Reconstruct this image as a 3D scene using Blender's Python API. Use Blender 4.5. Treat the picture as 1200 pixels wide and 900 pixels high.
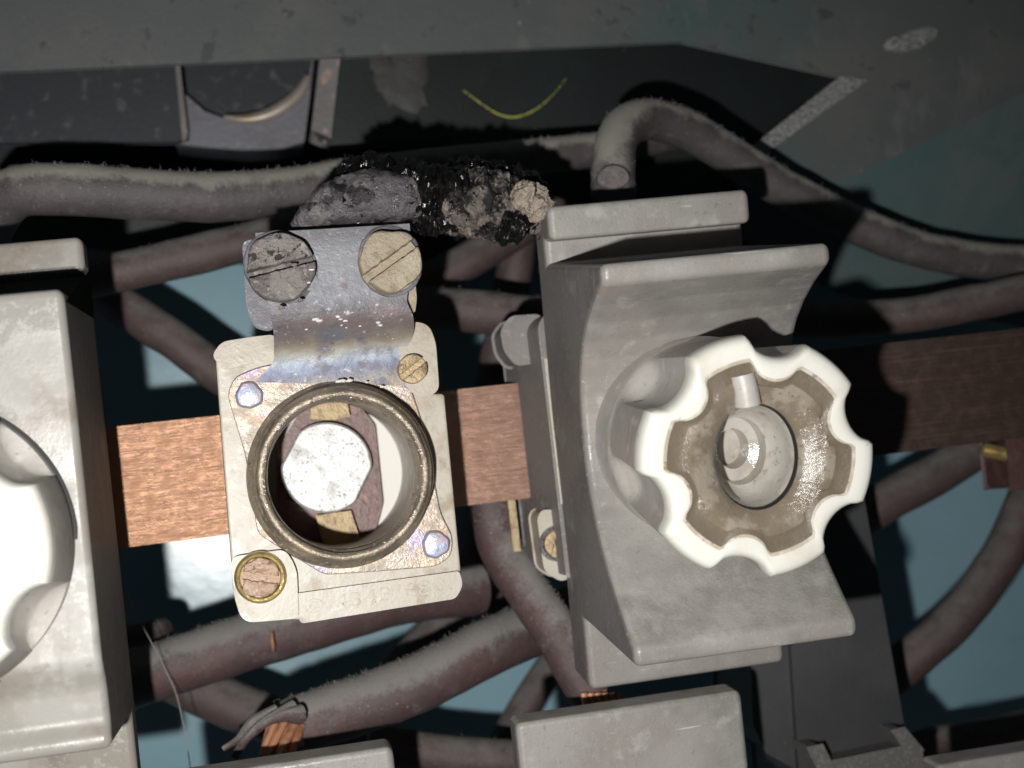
import bpy, bmesh, math, random
from mathutils import Vector, Matrix, noise
random.seed(7)
for o in list(bpy.data.objects): bpy.data.objects.remove(o)
scn = bpy.context.scene
COL = scn.collection
S = 0.001                                   # everything below is authored in millimetres

# ------------------------------------------------------------------ camera, world, flash
F, U0, V0, D = 1700.0, 600.0, 450.0, 245.0  # focal length in px of a 1200 px wide frame, distance to the bus bar
AX = Vector((0.97936132, -0.10598218, 0.17210225))   # panel right / depth / up in camera axes (x right, y down, z forward)
AY = Vector((-0.16736769, 0.05212143, 0.98451583))
AZ = Vector((-0.11331135, -0.99300107, 0.03330772))
cam_d = bpy.data.cameras.new('camera'); cam = bpy.data.objects.new('camera', cam_d); COL.objects.link(cam)
cam.matrix_world = Matrix(((AX.x, -AX.y, -AX.z, 0), (AY.x, -AY.y, -AY.z, -D*S), (AZ.x, -AZ.y, -AZ.z, 0), (0, 0, 0, 1)))
cam_d.sensor_width = 36; cam_d.lens = F/1200*36
cam_d.clip_start = 0.005; cam_d.clip_end = 20
cam_d.dof.use_dof = True; cam_d.dof.focus_distance = 0.208; cam_d.dof.aperture_fstop = 24
scn.camera = cam
w = bpy.data.worlds.new('World'); scn.world = w; w.use_nodes = True
w.node_tree.nodes['Background'].inputs[0].default_value = (0.75, 0.9, 1, 1)
w.node_tree.nodes['Background'].inputs[1].default_value = 0.025
ld = bpy.data.lights.new('phone_flash', 'SPOT'); ld.energy = 2.75; ld.color = (1, 0.985, 0.96)
ld.shadow_soft_size = 0.0022; ld.spot_size = math.radians(92); ld.spot_blend = 1.0
lamp = bpy.data.objects.new('phone_flash', ld); COL.objects.link(lamp)
lamp.location = Vector((-21, -D+2, -21))*S
lamp.rotation_euler = (Vector((2, 0, -6))*S-lamp.location).to_track_quat('-Z', 'Y').to_euler()
scn.view_settings.view_transform = 'Standard'; scn.view_settings.look = 'None'
scn.view_settings.exposure = 0; scn.view_settings.gamma = 1
scn.render.engine = 'CYCLES'

def P(u, v, h):
    """point of the panel seen at (u, v) of the photograph, h mm in front of the bus bar face"""
    d = Vector((u-U0, v-V0, F)); wv = Vector((AX.dot(d), AY.dot(d), AZ.dot(d)))
    return Vector((wv.x*(D-h)/wv.y, -h, wv.z*(D-h)/wv.y))
def MM(px, h): return px*(D-h)/F            # millimetres covered by px pixels at h

# ------------------------------------------------------------------ object helpers
def tag(o, label=None, cat=None, group=None, kind=None):
    for k, val in (('label', label), ('category', cat), ('group', group), ('kind', kind)):
        if val: o[k] = val
    return o
def thing(name, label, cat, loc=(0, 0, 0), rot=(0, 0, 0), group=None):
    o = bpy.data.objects.new(name, None); COL.objects.link(o)
    o.location = Vector(loc)*S; o.rotation_euler = rot; o.empty_display_size = .005
    o['_loc'] = list(loc); return tag(o, label, cat, group)
def obj(name, bm, mats, parent=None, loc=None, bevel=0, smooth=35, local=False, seg=2, wn=False):
    """bm in mm; local=True means coordinates are already in the parent's axes"""
    if bevel:
        bm.normal_update()
        es = [e for e in bm.edges if len(e.link_faces) == 2 and e.calc_face_angle(0) > .5]
        bmesh.ops.bevel(bm, geom=es, offset=bevel, segments=seg, profile=.5, affect='EDGES', clamp_overlap=True)
    bmesh.ops.recalc_face_normals(bm, faces=bm.faces)
    off = Vector((0, 0, 0))
    if parent is not None and not local:
        q = parent
        while q is not None: off += Vector(q['_loc']) if '_loc' in q else Vector((0, 0, 0)); q = q.parent
    elif parent is None and loc is None and not local:
        vs = [v.co for v in bm.verts]
        off = Vector([(min(c[i] for c in vs)+max(c[i] for c in vs))/2 for i in range(3)])
    bm.transform(Matrix.Translation(-off)); bm.transform(Matrix.Scale(S, 4))
    me = bpy.data.meshes.new(name); bm.to_mesh(me); bm.free()
    for m in (mats if isinstance(mats, (list, tuple)) else [mats]): me.materials.append(m)
    o = bpy.data.objects.new(name, me); COL.objects.link(o)
    for p in me.polygons: p.use_smooth = len(p.vertices) < 24
    me.set_sharp_from_angle(angle=math.radians(smooth))
    if bevel or wn:
        w_ = o.modifiers.new('weighted_normals', 'WEIGHTED_NORMAL'); w_.keep_sharp = True; w_.weight = 100
    if parent is not None: o.parent = parent; o['_loc'] = [0, 0, 0]
    else: o.location = off*S; o['_loc'] = list(off)
    return o
def loft(rings, closed=True, cap0=True, cap1=True, bm=None, mi=None):
    bm = bm or bmesh.new()
    R = [[bm.verts.new(p) for p in r] for r in rings]
    n = len(R[0])
    for i in range(len(R)-1):
        for j in range(n if closed else n-1):
            k = (j+1) % n
            f = bm.faces.new((R[i][j], R[i][k], R[i+1][k], R[i+1][j]))
            if mi: f.material_index = mi[i]
    if cap0: f = bm.faces.new(R[0]); f.material_index = mi[0] if mi else 0
    if cap1: f = bm.faces.new(R[-1][::-1]); f.material_index = mi[-1] if mi else 0
    return bm
def prism(pts, h0, h1, bm=None):
    """pts: list of (x, z) mm; from h0 to h1"""
    return loft([[(x, -h, z) for x, z in pts] for h in (h0, h1)], bm=bm)
def px(pts, h): return [(p.x, p.z) for p in (P(u, v, h) for u, v in pts)]
def rounded(pts, r, n=5):
    out = []; N = len(pts)
    for i in range(N):
        a, b, c = Vector(pts[i-1]), Vector(pts[i]), Vector(pts[(i+1) % N])
        ri = r[i] if isinstance(r, (list, tuple)) else r
        d1 = (a-b); d2 = (c-b); t = min(ri, d1.length*.45, d2.length*.45)
        if ri < 1e-6: out.append(tuple(b)); continue
        p0 = b+d1.normalized()*t; p2 = b+d2.normalized()*t
        for k in range(n+1):
            s = k/n; out.append(tuple(p0*(1-s)**2+b*2*s*(1-s)+p2*s*s))
    return out
def box(x0, x1, h0, h1, z0, z1, bm=None): return prism([(x0, z0), (x1, z0), (x1, z1), (x0, z1)], h0, h1, bm)
def lathe(prof, cx, cz, n=64, bm=None, fr=None, mi=None, cap0=True, cap1=True):
    """prof: (r, h) list; axis towards the viewer"""
    rings = []
    for r, h in prof:
        ring = []
        for k in range(n):
            a = 2*math.pi*k/n; rr = fr(r, h, a) if fr else r
            ring.append((cx+rr*math.cos(a), -h, cz+rr*math.sin(a)))
        rings.append(ring)
    return loft(rings, bm=bm, mi=mi, cap0=cap0, cap1=cap1)
def ray_poly(c, a, poly):
    d = Vector((math.cos(a), math.sin(a))); best = None
    for i in range(len(poly)):
        p, q = Vector(poly[i-1])-c, Vector(poly[i])-c
        e = q-p; den = d.x*e.y-d.y*e.x
        if abs(den) < 1e-9: continue
        t = (p.x*e.y-p.y*e.x)/den; s = (p.x*d.y-p.y*d.x)/den
        if -1e-6 <= s <= 1+1e-6 and t > 0 and (best is None or t > best): best = t
    return c+d*(best or 1)
def holed(poly, c, r, h0, h1, n=128, floor=None):
    """slab with outline poly and a round hole"""
    c = Vector(c); angs = sorted([2*math.pi*k/n for k in range(n)]+[math.atan2(p[1]-c.y, p[0]-c.x) % (2*math.pi) for p in poly])
    aa = [angs[0]]
    for a in angs[1:]:
        if a-aa[-1] > 1e-4: aa.append(a)
    out = [ray_poly(c, a, poly) for a in aa]; inn = [c+Vector((math.cos(a), math.sin(a)))*r for a in aa]
    rings = [[(p.x, -h0, p.y) for p in inn], [(p.x, -h0, p.y) for p in out], [(p.x, -h1, p.y) for p in out], [(p.x, -h1, p.y) for p in inn]]
    bm = loft(rings+[rings[0]], cap0=False, cap1=False)
    bmesh.ops.remove_doubles(bm, verts=bm.verts, dist=1e-4); return bm
def catmull(pts, n):
    """n samples along a smooth curve through pts"""
    pts = [Vector(p) for p in pts]; pts = [pts[0]*2-pts[1]]+pts+[pts[-1]*2-pts[-2]]
    out = []; m = len(pts)-3
    for k in range(n):
        t = k/(n-1)*m; i = min(int(t), m-1); t -= i
        a, b, c, d = pts[i:i+4]
        out.append(.5*((2*b)+(c-a)*t+(2*a-5*b+4*c-d)*t*t+(3*b-a-3*c+d)*t**3))
    return out
def tube_rings(path, rad, n=20, wob=0, seed=0, fn=None):
    rings = []; up = Vector((0, 1, .3)).normalized(); prev = None
    for i, p in enumerate(path):
        t = (path[min(i+1, len(path)-1)]-path[max(i-1, 0)]).normalized()
        a = (up-t*up.dot(t)); a = a.normalized() if a.length > 1e-4 else t.orthogonal().normalized()
        if prev is not None and a.dot(prev) < 0: a = -a
        b = t.cross(a); prev = a; up = a
        r = rad(i/(len(path)-1)) if callable(rad) else rad
        ring = []
        for k in range(n):
            an = 2*math.pi*k/n; dd = a*math.cos(an)+b*math.sin(an); rr = r
            q = p+dd*rr
            if wob: rr += wob*noise.noise(q*.18+Vector((seed, 0, 0)))
            if fn: rr = fn(q, rr, i/(len(path)-1), an)
            ring.append(p+dd*rr)
        rings.append(ring)
    return rings

# ------------------------------------------------------------------ materials
def mat(name, base, rough=.5, metal=0.0, layers=(), dust=None, bump=(), rlayers=(), coat=0, spec=.5, axis='Z', ramp=None, wobble=3.0):
    """layers: (noise scale per mm, colour, lo, hi, stretch); dust: (colour, lo, hi, amount); bump: (scale, strength, stretch)"""
    m = bpy.data.materials.new(name); m.use_nodes = True; nt = m.node_tree; N = nt.nodes; L = nt.links
    b = N['Principled BSDF']
    tc = N.new('ShaderNodeTexCoord'); sc = N.new('ShaderNodeVectorMath'); sc.operation = 'SCALE'; sc.inputs['Scale'].default_value = 1000
    oi = N.new('ShaderNodeObjectInfo'); ad = N.new('ShaderNodeVectorMath'); ad.operation = 'ADD'
    mu = N.new('ShaderNodeMath'); mu.operation = 'MULTIPLY'; mu.inputs[1].default_value = 57.0
    L.new(tc.outputs['Object'], sc.inputs[0]); L.new(oi.outputs['Random'], mu.inputs[0])
    L.new(sc.outputs[0], ad.inputs[0]); L.new(mu.outputs[0], ad.inputs[1])
    def nz(scale, stretch=(1, 1, 1), detail=5, ro=.6):
        mp = N.new('ShaderNodeMapping'); mp.inputs['Scale'].default_value = stretch; L.new(ad.outputs[0], mp.inputs['Vector'])
        n = N.new('ShaderNodeTexNoise'); n.inputs['Scale'].default_value = scale; n.inputs['Detail'].default_value = detail
        n.inputs['Roughness'].default_value = ro; L.new(mp.outputs[0], n.inputs['Vector']); return n.outputs['Fac']
    def rng(src, lo, hi, a=0, c=1):
        r = N.new('ShaderNodeMapRange'); r.interpolation_type = 'SMOOTHSTEP'
        r.inputs['From Min'].default_value = lo; r.inputs['From Max'].default_value = hi
        r.inputs['To Min'].default_value = a; r.inputs['To Max'].default_value = c
        L.new(src, r.inputs['Value']); return r.outputs[0]
    def mix(fac, a, c):
        x = N.new('ShaderNodeMix'); x.data_type = 'RGBA'; L.new(fac, x.inputs['Factor'])
        for s, i in ((a, 6), (c, 7)):
            if isinstance(s, tuple): x.inputs[i].default_value = (*s, 1)
            else: L.new(s, x.inputs[i])
        return x.outputs[2]
    col = base
    if ramp:                                  # (list of (z mm, colour)) along the object's height: temper colours, glaze bands, oxide with painted light falloff
        z0, z1 = ramp[0][0], ramp[-1][0]
        sp = N.new('ShaderNodeSeparateXYZ'); L.new(sc.outputs[0], sp.inputs[0])
        wob = nz(.28, detail=3); a1 = N.new('ShaderNodeMath'); a1.operation = 'MULTIPLY_ADD'; a1.inputs[1].default_value = wobble
        L.new(wob, a1.inputs[0]); L.new(sp.outputs[axis], a1.inputs[2])
        s1 = N.new('ShaderNodeMath'); s1.operation = 'SUBTRACT'; s1.inputs[1].default_value = wobble/2; L.new(a1.outputs[0], s1.inputs[0])
        mr = N.new('ShaderNodeMapRange'); mr.inputs['From Min'].default_value = z0; mr.inputs['From Max'].default_value = z1; L.new(s1.outputs[0], mr.inputs['Value'])
        cr = N.new('ShaderNodeValToRGB'); L.new(mr.outputs[0], cr.inputs[0])
        while len(cr.color_ramp.elements) < len(ramp): cr.color_ramp.elements.new(.5)
        for e, (z, c) in zip(cr.color_ramp.elements, ramp): e.position = (z-z0)/(z1-z0)
        for e, (z, c) in zip(cr.color_ramp.elements, ramp): e.color = (*c, 1)
        col = cr.outputs[0]
    for l in layers:
        col = mix(rng(nz(l[0], l[4] if len(l) > 4 else (1, 1, 1)), l[2], l[3]), col, l[1])
    ro = None
    for l in rlayers:                         # (scale, rough value, lo, hi)
        f = rng(nz(l[0]), l[2], l[3]); x = N.new('ShaderNodeMix'); x.data_type = 'FLOAT'; L.new(f, x.inputs['Factor'])
        if ro is None: x.inputs[2].default_value = rough
        else: L.new(ro, x.inputs[2])
        x.inputs[3].default_value = l[1]; ro = x.outputs[0]
    if dust:
        g = N.new('ShaderNodeNewGeometry'); sp = N.new('ShaderNodeSeparateXYZ'); L.new(g.outputs['Normal'], sp.inputs[0])
        def ma(op, a, c, d=None, clamp=False):
            x = N.new('ShaderNodeMath'); x.operation = op; x.use_clamp = clamp
            for k, v in enumerate((a, c, d)):
                if v is None: continue
                if isinstance(v, (int, float)): x.inputs[k].default_value = v
                else: L.new(v, x.inputs[k])
            return x.outputs[0]
        up = rng(sp.outputs['Z'], dust[1], dust[2])
        q = ma('MULTIPLY_ADD', nz(2.2, detail=9, ro=.8), 1.5, -.75); q = ma('ADD', q, ma('MULTIPLY_ADD', nz(.28, detail=4), 1.5, -.75))
        q = ma('MULTIPLY_ADD', up, .95*dust[3], q)
        m3 = N.new('ShaderNodeMath'); m3.operation = 'MULTIPLY'; L.new(rng(q, .02, .86), m3.inputs[0]); m3.inputs[1].default_value = .92
        col = mix(m3.outputs[0], col, dust[0])
        x = N.new('ShaderNodeMix'); x.data_type = 'FLOAT'; L.new(m3.outputs[0], x.inputs['Factor'])
        if ro is None: x.inputs[2].default_value = rough
        else: L.new(ro, x.inputs[2])
        x.inputs[3].default_value = .95; ro = x.outputs[0]
        sk = rng(nz(2.6, detail=2), .70, .74, 0, .8); col = mix(sk, col, (.42, .41, .39))
    if isinstance(col, tuple): b.inputs['Base Color'].default_value = (*col, 1)
    else: L.new(col, b.inputs['Base Color'])
    if ro is None: b.inputs['Roughness'].default_value = rough
    else: L.new(ro, b.inputs['Roughness'])
    b.inputs['Metallic'].default_value = metal; b.inputs['Specular IOR Level'].default_value = spec
    b.inputs['Coat Weight'].default_value = coat; b.inputs['Coat Roughness'].default_value = .12
    if bump:
        prev = None
        for bs in bump:
            bn = N.new('ShaderNodeBump'); bn.inputs['Strength'].default_value = bs[1]; bn.inputs['Distance'].default_value = .0004
            L.new(nz(bs[0], bs[2] if len(bs) > 2 else (1, 1, 1)), bn.inputs['Height'])
            if prev: L.new(prev, bn.inputs['Normal'])
            prev = bn.outputs[0]
        L.new(prev, b.inputs['Normal'])
    return m
DUST = (.215, .203, .19)
M = {}
M['teal'] = mat('teal_paint', (.225, .37, .43), .23, layers=[(.02, (.195, .32, .37), .4, .7), (.9, (.12, .18, .2), .68, .73)], bump=[(.25, .10)])
M['beam'] = mat('dark_grey_paint', (.078, .083, .083), .5, layers=[(.018, (.055, .09, .085), .45, .68), (.05, (.098, .098, .096), .45, .7), (.5, (.2, .2, .19), .70, .74), (.2, (.05, .055, .055), .60, .68), (.12, (.11, .112, .11), .58, .70, (1, 1, .4)), (1.6, (.24, .24, .23), .71, .74)], bump=[(.9, .15)])
M['beam_teal'] = mat('grey_green_paint', (.058, .095, .093), .5, layers=[(.05, (.085, .105, .102), .45, .66), (.7, (.26, .26, .26), .73, .76)], bump=[(.9, .15)])
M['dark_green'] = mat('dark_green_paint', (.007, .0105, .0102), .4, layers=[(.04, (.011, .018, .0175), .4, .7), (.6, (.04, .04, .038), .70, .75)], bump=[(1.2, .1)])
M['dark_steel'] = mat('dark_steel', (.03, .034, .04), .38, .2, layers=[(.06, (.03, .035, .038), .4, .7), (.3, (.085, .085, .085), .55, .7)], bump=[(.8, .1)])
M['bright_steel'] = mat('worn_steel', (.15, .15, .168), .42, .3, layers=[(.08, (.13, .12, .12), .45, .65), (.5, (.24, .23, .225), .6, .75)], bump=[(1, .2)])
M['grease'] = mat('dusty_grease', (.036, .034, .032), .7, layers=[(.3, (.045, .05, .048), .45, .65), (1.5, (.2, .19, .18), .68, .73)], bump=[(1, .3)])
M['pale_steel'] = mat('pale_worn_steel', (.15, .138, .132), .4, .2, layers=[(.15, (.18, .165, .16), .45, .65), (.3, (.36, .24, .2), .6, .7)], bump=[(1, .2)])
M['brassy'] = mat('brassy_steel', (.27, .225, .16), .45, .4, layers=[(.1, (.35, .3, .28), .45, .65)])
M['zinc'] = mat('grainy_zinc', (.34, .34, .335), .55, .2, layers=[(1.5, (.13, .13, .13), .46, .56), (.8, (.24, .24, .235), .5, .6), (2.2, (.6, .6, .59), .60, .66)], bump=[(1.5, 1), (3, .5)])
M['copper'] = mat('copper_bar', (.36, .205, .14), .34, .5, axis='X', wobble=16, ramp=[(-110, (.43, .235, .14)), (-62, (.41, .22, .13)), (-28, (.29, .165, .112)), (-8, (.225, .13, .095)), (25, (.088, .057, .047)), (70, (.08, .052, .044))],  # darkens to the right: oxide, plus flash falloff put into the colour
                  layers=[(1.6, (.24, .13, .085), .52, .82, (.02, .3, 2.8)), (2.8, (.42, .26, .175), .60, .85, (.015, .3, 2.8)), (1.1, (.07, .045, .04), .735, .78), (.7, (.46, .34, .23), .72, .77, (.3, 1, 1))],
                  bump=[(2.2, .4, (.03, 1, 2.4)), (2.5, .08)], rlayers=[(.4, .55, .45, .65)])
M['strand'] = mat('copper_strand', (.62, .30, .17), .3, .45, layers=[(.6, (.36, .17, .10), .45, .7)])
def pvc(n, c, c2, dst, amt): return mat(n, c, .5, layers=[(.12, c2, .35, .7), (.8, tuple(x*.8 for x in c), .5, .7)], dust=(dst, -.05, .75, amt), bump=[(1.4, .22), (4, .4)])
M['pvc'] = pvc('mauve_pvc', (.070, .050, .047), (.087, .056, .053), (.145, .134, .125), .65)
M['pvc_dusty'] = pvc('dusty_mauve_pvc', (.073, .049, .048), (.093, .052, .051), DUST, 1.0)
M['pvc_grey'] = pvc('dusty_grey_pvc', (.066, .059, .059), (.08, .064, .065), (.275, .26, .225), 1.0)
M['cut_rubber'] = mat('cut_grey_rubber', (.13, .112, .11), .6, layers=[(.6, (.09, .078, .078), .45, .65), (2, (.2, .185, .175), .6, .7)], bump=[(1, .5), (3, .4)])
M['fuzz'] = mat('dust_fibre', (.25, .237, .22), .95)
M['bakelite'] = mat('grey_moulding', (.27, .256, .237), .46, layers=[(.05, (.205, .192, .178), .40, .62), (.10, (.24, .222, .203), .5, .6, (1, 1, .35)), (.22, (.33, .315, .295), .56, .72), (1.0, (.20, .187, .175), .6, .7), (.7, (.46, .45, .43), .67, .73, (.15, 1, 2.2)), (2.8, (.45, .44, .42), .70, .73), (2.2, (.13, .12, .11), .72, .75)],
                    dust=((.33, .313, .288), .3, .9, .5), bump=[(.5, .12), (2.5, .15)], rlayers=[(.05, .33, .45, .55), (.8, .6, .5, .65)])
M['bakelite_side'] = mat('darker_dusty_moulding', (.19, .173, .163), .6, layers=[(.06, (.145, .131, .124), .40, .6), (.12, (.25, .24, .225), .56, .68), (1.1, (.25, .24, .23), .57, .68), (2.8, (.40, .385, .365), .67, .71), (.35, (.19, .175, .163), .5, .7, (1, 1, .3))], bump=[(1.2, .2), (3, .2)])  # side faces: darker than the front moulding, with pale dust specks
M['bakelite_gloss'] = mat('stained_glossy_moulding', (.265, .252, .228), .2, layers=[(.035, (.245, .224, .195), .44, .58), (.07, (.20, .172, .145), .54, .66), (.05, (.37, .36, .335), .58, .68), (.5, (.26, .243, .218), .6, .75), (2.2, (.12, .11, .10), .71, .74)], bump=[(.15, .06), (2, .06)], rlayers=[(.05, .5, .46, .58), (1, .4, .5, .7)])
M['ceramic'] = mat('cream_ceramic', (.43, .392, .328), .42, layers=[(.07, (.375, .33, .26), .42, .64), (.16, (.30, .243, .175), .53, .68), (.6, (.34, .285, .22), .60, .72), (1.6, (.11, .085, .065), .70, .74), (.05, (.26, .205, .15), .62, .72)], bump=[(.6, .14), (2, .1)], rlayers=[(.3, .3, .5, .7)])
M['ceramic_in'] = mat('plain_ceramic', (.60, .575, .53), .35, layers=[(.1, (.5, .46, .41), .5, .7)])
M['cap'] = mat('white_porcelain', (.68, .665, .61), .3, layers=[(.1, (.60, .565, .495), .5, .70), (.7, (.5, .46, .4), .66, .74), (2.2, (.3, .26, .2), .72, .75)], bump=[(.4, .08), (2, .05)])
M['cap_side'] = mat('greyer_porcelain', (.42, .40, .37), .42, layers=[(.12, (.35, .325, .295), .42, .62), (.25, (.50, .485, .46), .58, .7), (1.1, (.27, .25, .23), .62, .7)], bump=[(.8, .12), (2.5, .1)])  # side wall of the cap: greyer than its front
M['cap_edge'] = mat('grimy_rim', (.42, .375, .295), .38, layers=[(.5, (.56, .52, .45), .46, .62), (1.1, (.26, .21, .15), .58, .68)], bump=[(.8, .2)])
M['cap_dirt'] = mat('tan_grime', (.135, .108, .076), .45, layers=[(.10, (.16, .13, .093), .45, .65), (.35, (.142, .113, .078), .53, .70), (1.2, (.28, .24, .18), .67, .75), (2.4, (.10, .078, .055), .68, .72)], bump=[(.8, .2), (2.4, .2)], rlayers=[(.6, .28, .5, .6)])
M['cap_ring'] = mat('glazed_grime', (.18, .148, .108), .18, layers=[(.2, (.28, .245, .195), .47, .62), (.9, (.17, .135, .09), .57, .68)], bump=[(.7, .4), (2, .25)])
M['cap_hole'] = mat('glazed_white', (.40, .38, .34), .13, layers=[(.2, (.32, .29, .25), .45, .65), (.8, (.22, .19, .15), .62, .7)], bump=[(.3, .3), (1.2, .15)])
M['black_gap'] = mat('gap_shade_black', (.012, .012, .012), .7)  # shade of the narrow gaps at the cap, put in as flat black
M['black_plastic'] = mat('black_plastic', (.035, .036, .039), .5, layers=[(.05, (.05, .05, .053), .4, .7), (1, (.10, .10, .10), .7, .76)], bump=[(1, .08)])
M['plastic_edge'] = mat('dusty_black_plastic', (.10, .097, .09), .8, layers=[(1.6, (.17, .165, .155), .5, .68)], bump=[(2.5, .4)])
M['ring'] = mat('tarnished_brass', (.42, .35, .26), .34, .5, layers=[(.12, (.24, .195, .15), .42, .62), (.4, (.20, .15, .12), .56, .68), (1.3, (.62, .54, .41), .57, .68)], bump=[(1.2, .5), (3, .4)], rlayers=[(.8, .5, .45, .65)])
M['plate'] = mat('heat_tinted_plate', (.27, .232, .19), .34, .4, layers=[(.12, (.35, .26, .20), .46, .58), (.17, (.27, .22, .29), .56, .66), (.7, (.42, .36, .28), .60, .72), (2, (.12, .09, .07), .66, .72)], bump=[(.9, .3), (3, .2)], rlayers=[(.5, .5, .45, .65)])
tint = [(-15, (.28, .24, .19)), (-13.4, (.17, .17, .215)), (-12.2, (.185, .21, .29)), (-11.0, (.31, .35, .41)), (-10.0, (.37, .36, .33)), (-9.0, (.31, .27, .21)), (-7.4, (.175, .145, .135)), (-5.2, (.125, .098, .098)), (-3.8, (.115, .108, .116)), (-2, (.19, .19, .208)), (4, (.225, .225, .242)), (9, (.14, .134, .146))]
M['tab'] = mat('blued_steel', (.3, .3, .36), .48, .2, ramp=tint, layers=[(.15, (.15, .145, .17), .52, .66), (.9, (.40, .40, .43), .60, .72), (.5, (.15, .14, .155), .62, .72)], bump=[(1.5, .3), (4, .15)], rlayers=[(.6, .6, .45, .65)])
M['soot_tab'] = mat('sooty_blued_steel', (.155, .15, .175), .6, .15, layers=[(.3, (.09, .085, .095), .45, .62), (1.2, (.3, .3, .32), .62, .7)], bump=[(1.5, .5), (4, .3)])
M['rivet'] = mat('iridescent_rivet', (.42, .40, .44), .42, .3, layers=[(.4, (.38, .42, .58), .45, .55), (.45, (.58, .40, .47), .52, .62)], bump=[(.8, .5)])
M['screw_grey'] = mat('sooty_screw', (.24, .215, .205), .8, .1, layers=[(.30, (.15, .13, .125), .45, .55), (1.2, (.34, .315, .29), .55, .66), (.42, (.045, .04, .04), .60, .64), (2.5, (.45, .43, .4), .68, .72)], bump=[(.5, 1), (2, .9)])
M['screw_tan'] = mat('rusty_tan_screw', (.37, .31, .225), .65, .15, layers=[(.15, (.45, .39, .30), .45, .62), (.5, (.29, .235, .165), .53, .66), (2.5, (.15, .11, .08), .66, .7)], bump=[(.5, 1), (2.5, .8)])
M['screw_brass'] = mat('brass_screw', (.42, .32, .19), .45, .4, layers=[(.5, (.28, .2, .12), .5, .64), (1.5, (.55, .45, .3), .6, .7), (2.5, (.10, .08, .06), .64, .7)], bump=[(1, .8), (3, .4)])
M['screw_red'] = mat('pinkish_screw', (.42, .285, .20), .5, .2, layers=[(.6, (.52, .40, .34), .5, .64), (.8, (.17, .12, .09), .58, .66)], bump=[(.8, .9), (2.5, .4)])
M['gold'] = mat('yellow_brass', (.60, .47, .20), .3, .7, layers=[(.5, (.4, .3, .14), .5, .7)], bump=[(1, .3)])
M['button'] = mat('tinned_contact', (.74, .735, .73), .45, .2, layers=[(.4, (.52, .51, .50), .5, .7), (.5, (.36, .31, .27), .62, .70), (2.2, (.16, .155, .15), .60, .645), (1.2, (.2, .19, .18), .69, .72)], bump=[(.7, .5), (2, .5)])
M['contact'] = mat('brown_contact_plate', (.10, .055, .05), .45, .2, layers=[(.3, (.17, .09, .07), .5, .7), (1, (.06, .035, .03), .55, .7)], bump=[(1, .3)])
M['clip'] = mat('dull_brass_clip', (.25, .185, .095), .45, .35, layers=[(.5, (.17, .11, .06), .48, .66), (2, (.1, .07, .04), .62, .7)], bump=[(1, .4)])
M['lug'] = mat('scorched_lug', (.095, .088, .095), .42, .2, layers=[(.12, (.18, .166, .156), .55, .66), (.25, (.022, .02, .022), .54, .60), (.32, (.34, .22, .12), .68, .73), (1.1, (.03, .027, .03), .58, .65), (2.4, (.45, .43, .40), .69, .72)], bump=[(.7, .8), (2.5, .7)], rlayers=[(.4, .16, .52, .6)])
M['char'] = mat('black_char', (.004, .004, .004), .17, 0, layers=[(.5, (.009, .008, .008), .4, .7), (.35, (.04, .035, .032), .66, .71)], bump=[(.8, .5)], spec=.5)
M['ash'] = mat('grey_brown_ash', (.13, .108, .095), .7, 0, layers=[(.2, (.010, .009, .009), .45, .53), (.5, (.25, .21, .165), .57, .68), (1.4, (.38, .325, .26), .655, .72), (.9, (.015, .013, .013), .57, .62)], bump=[(.7, 1), (2.4, 1)], rlayers=[(.45, .18, .48, .54)])
M['tan_ash'] = mat('pale_ash', (.36, .305, .245), .8, 0, layers=[(.5, (.24, .195, .155), .45, .62), (1.2, (.05, .04, .035), .60, .66)], bump=[(1, 1), (3, .8)])
M['crumb'] = mat('white_crumb', (.66, .64, .6), .85)
M['yellow'] = mat('yellow_thread', (.45, .42, .10), .35, layers=[(2.2, (.10, .13, .04), .50, .56, (1, 1, .6))], bump=[(2, .6)])
M['blue'] = mat('blue_pvc', (.05, .11, .33), .4)

# ------------------------------------------------------------------ setting: the cabinet
bm = bmesh.new(); HB = -96
bm = box(-260, 330, HB-2, HB, -260, 260)
tag(obj('cabinet_back', bm, M['teal'], bevel=0), 'blue-green painted back wall of the cabinet behind the cables', None, None, 'structure')

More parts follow.
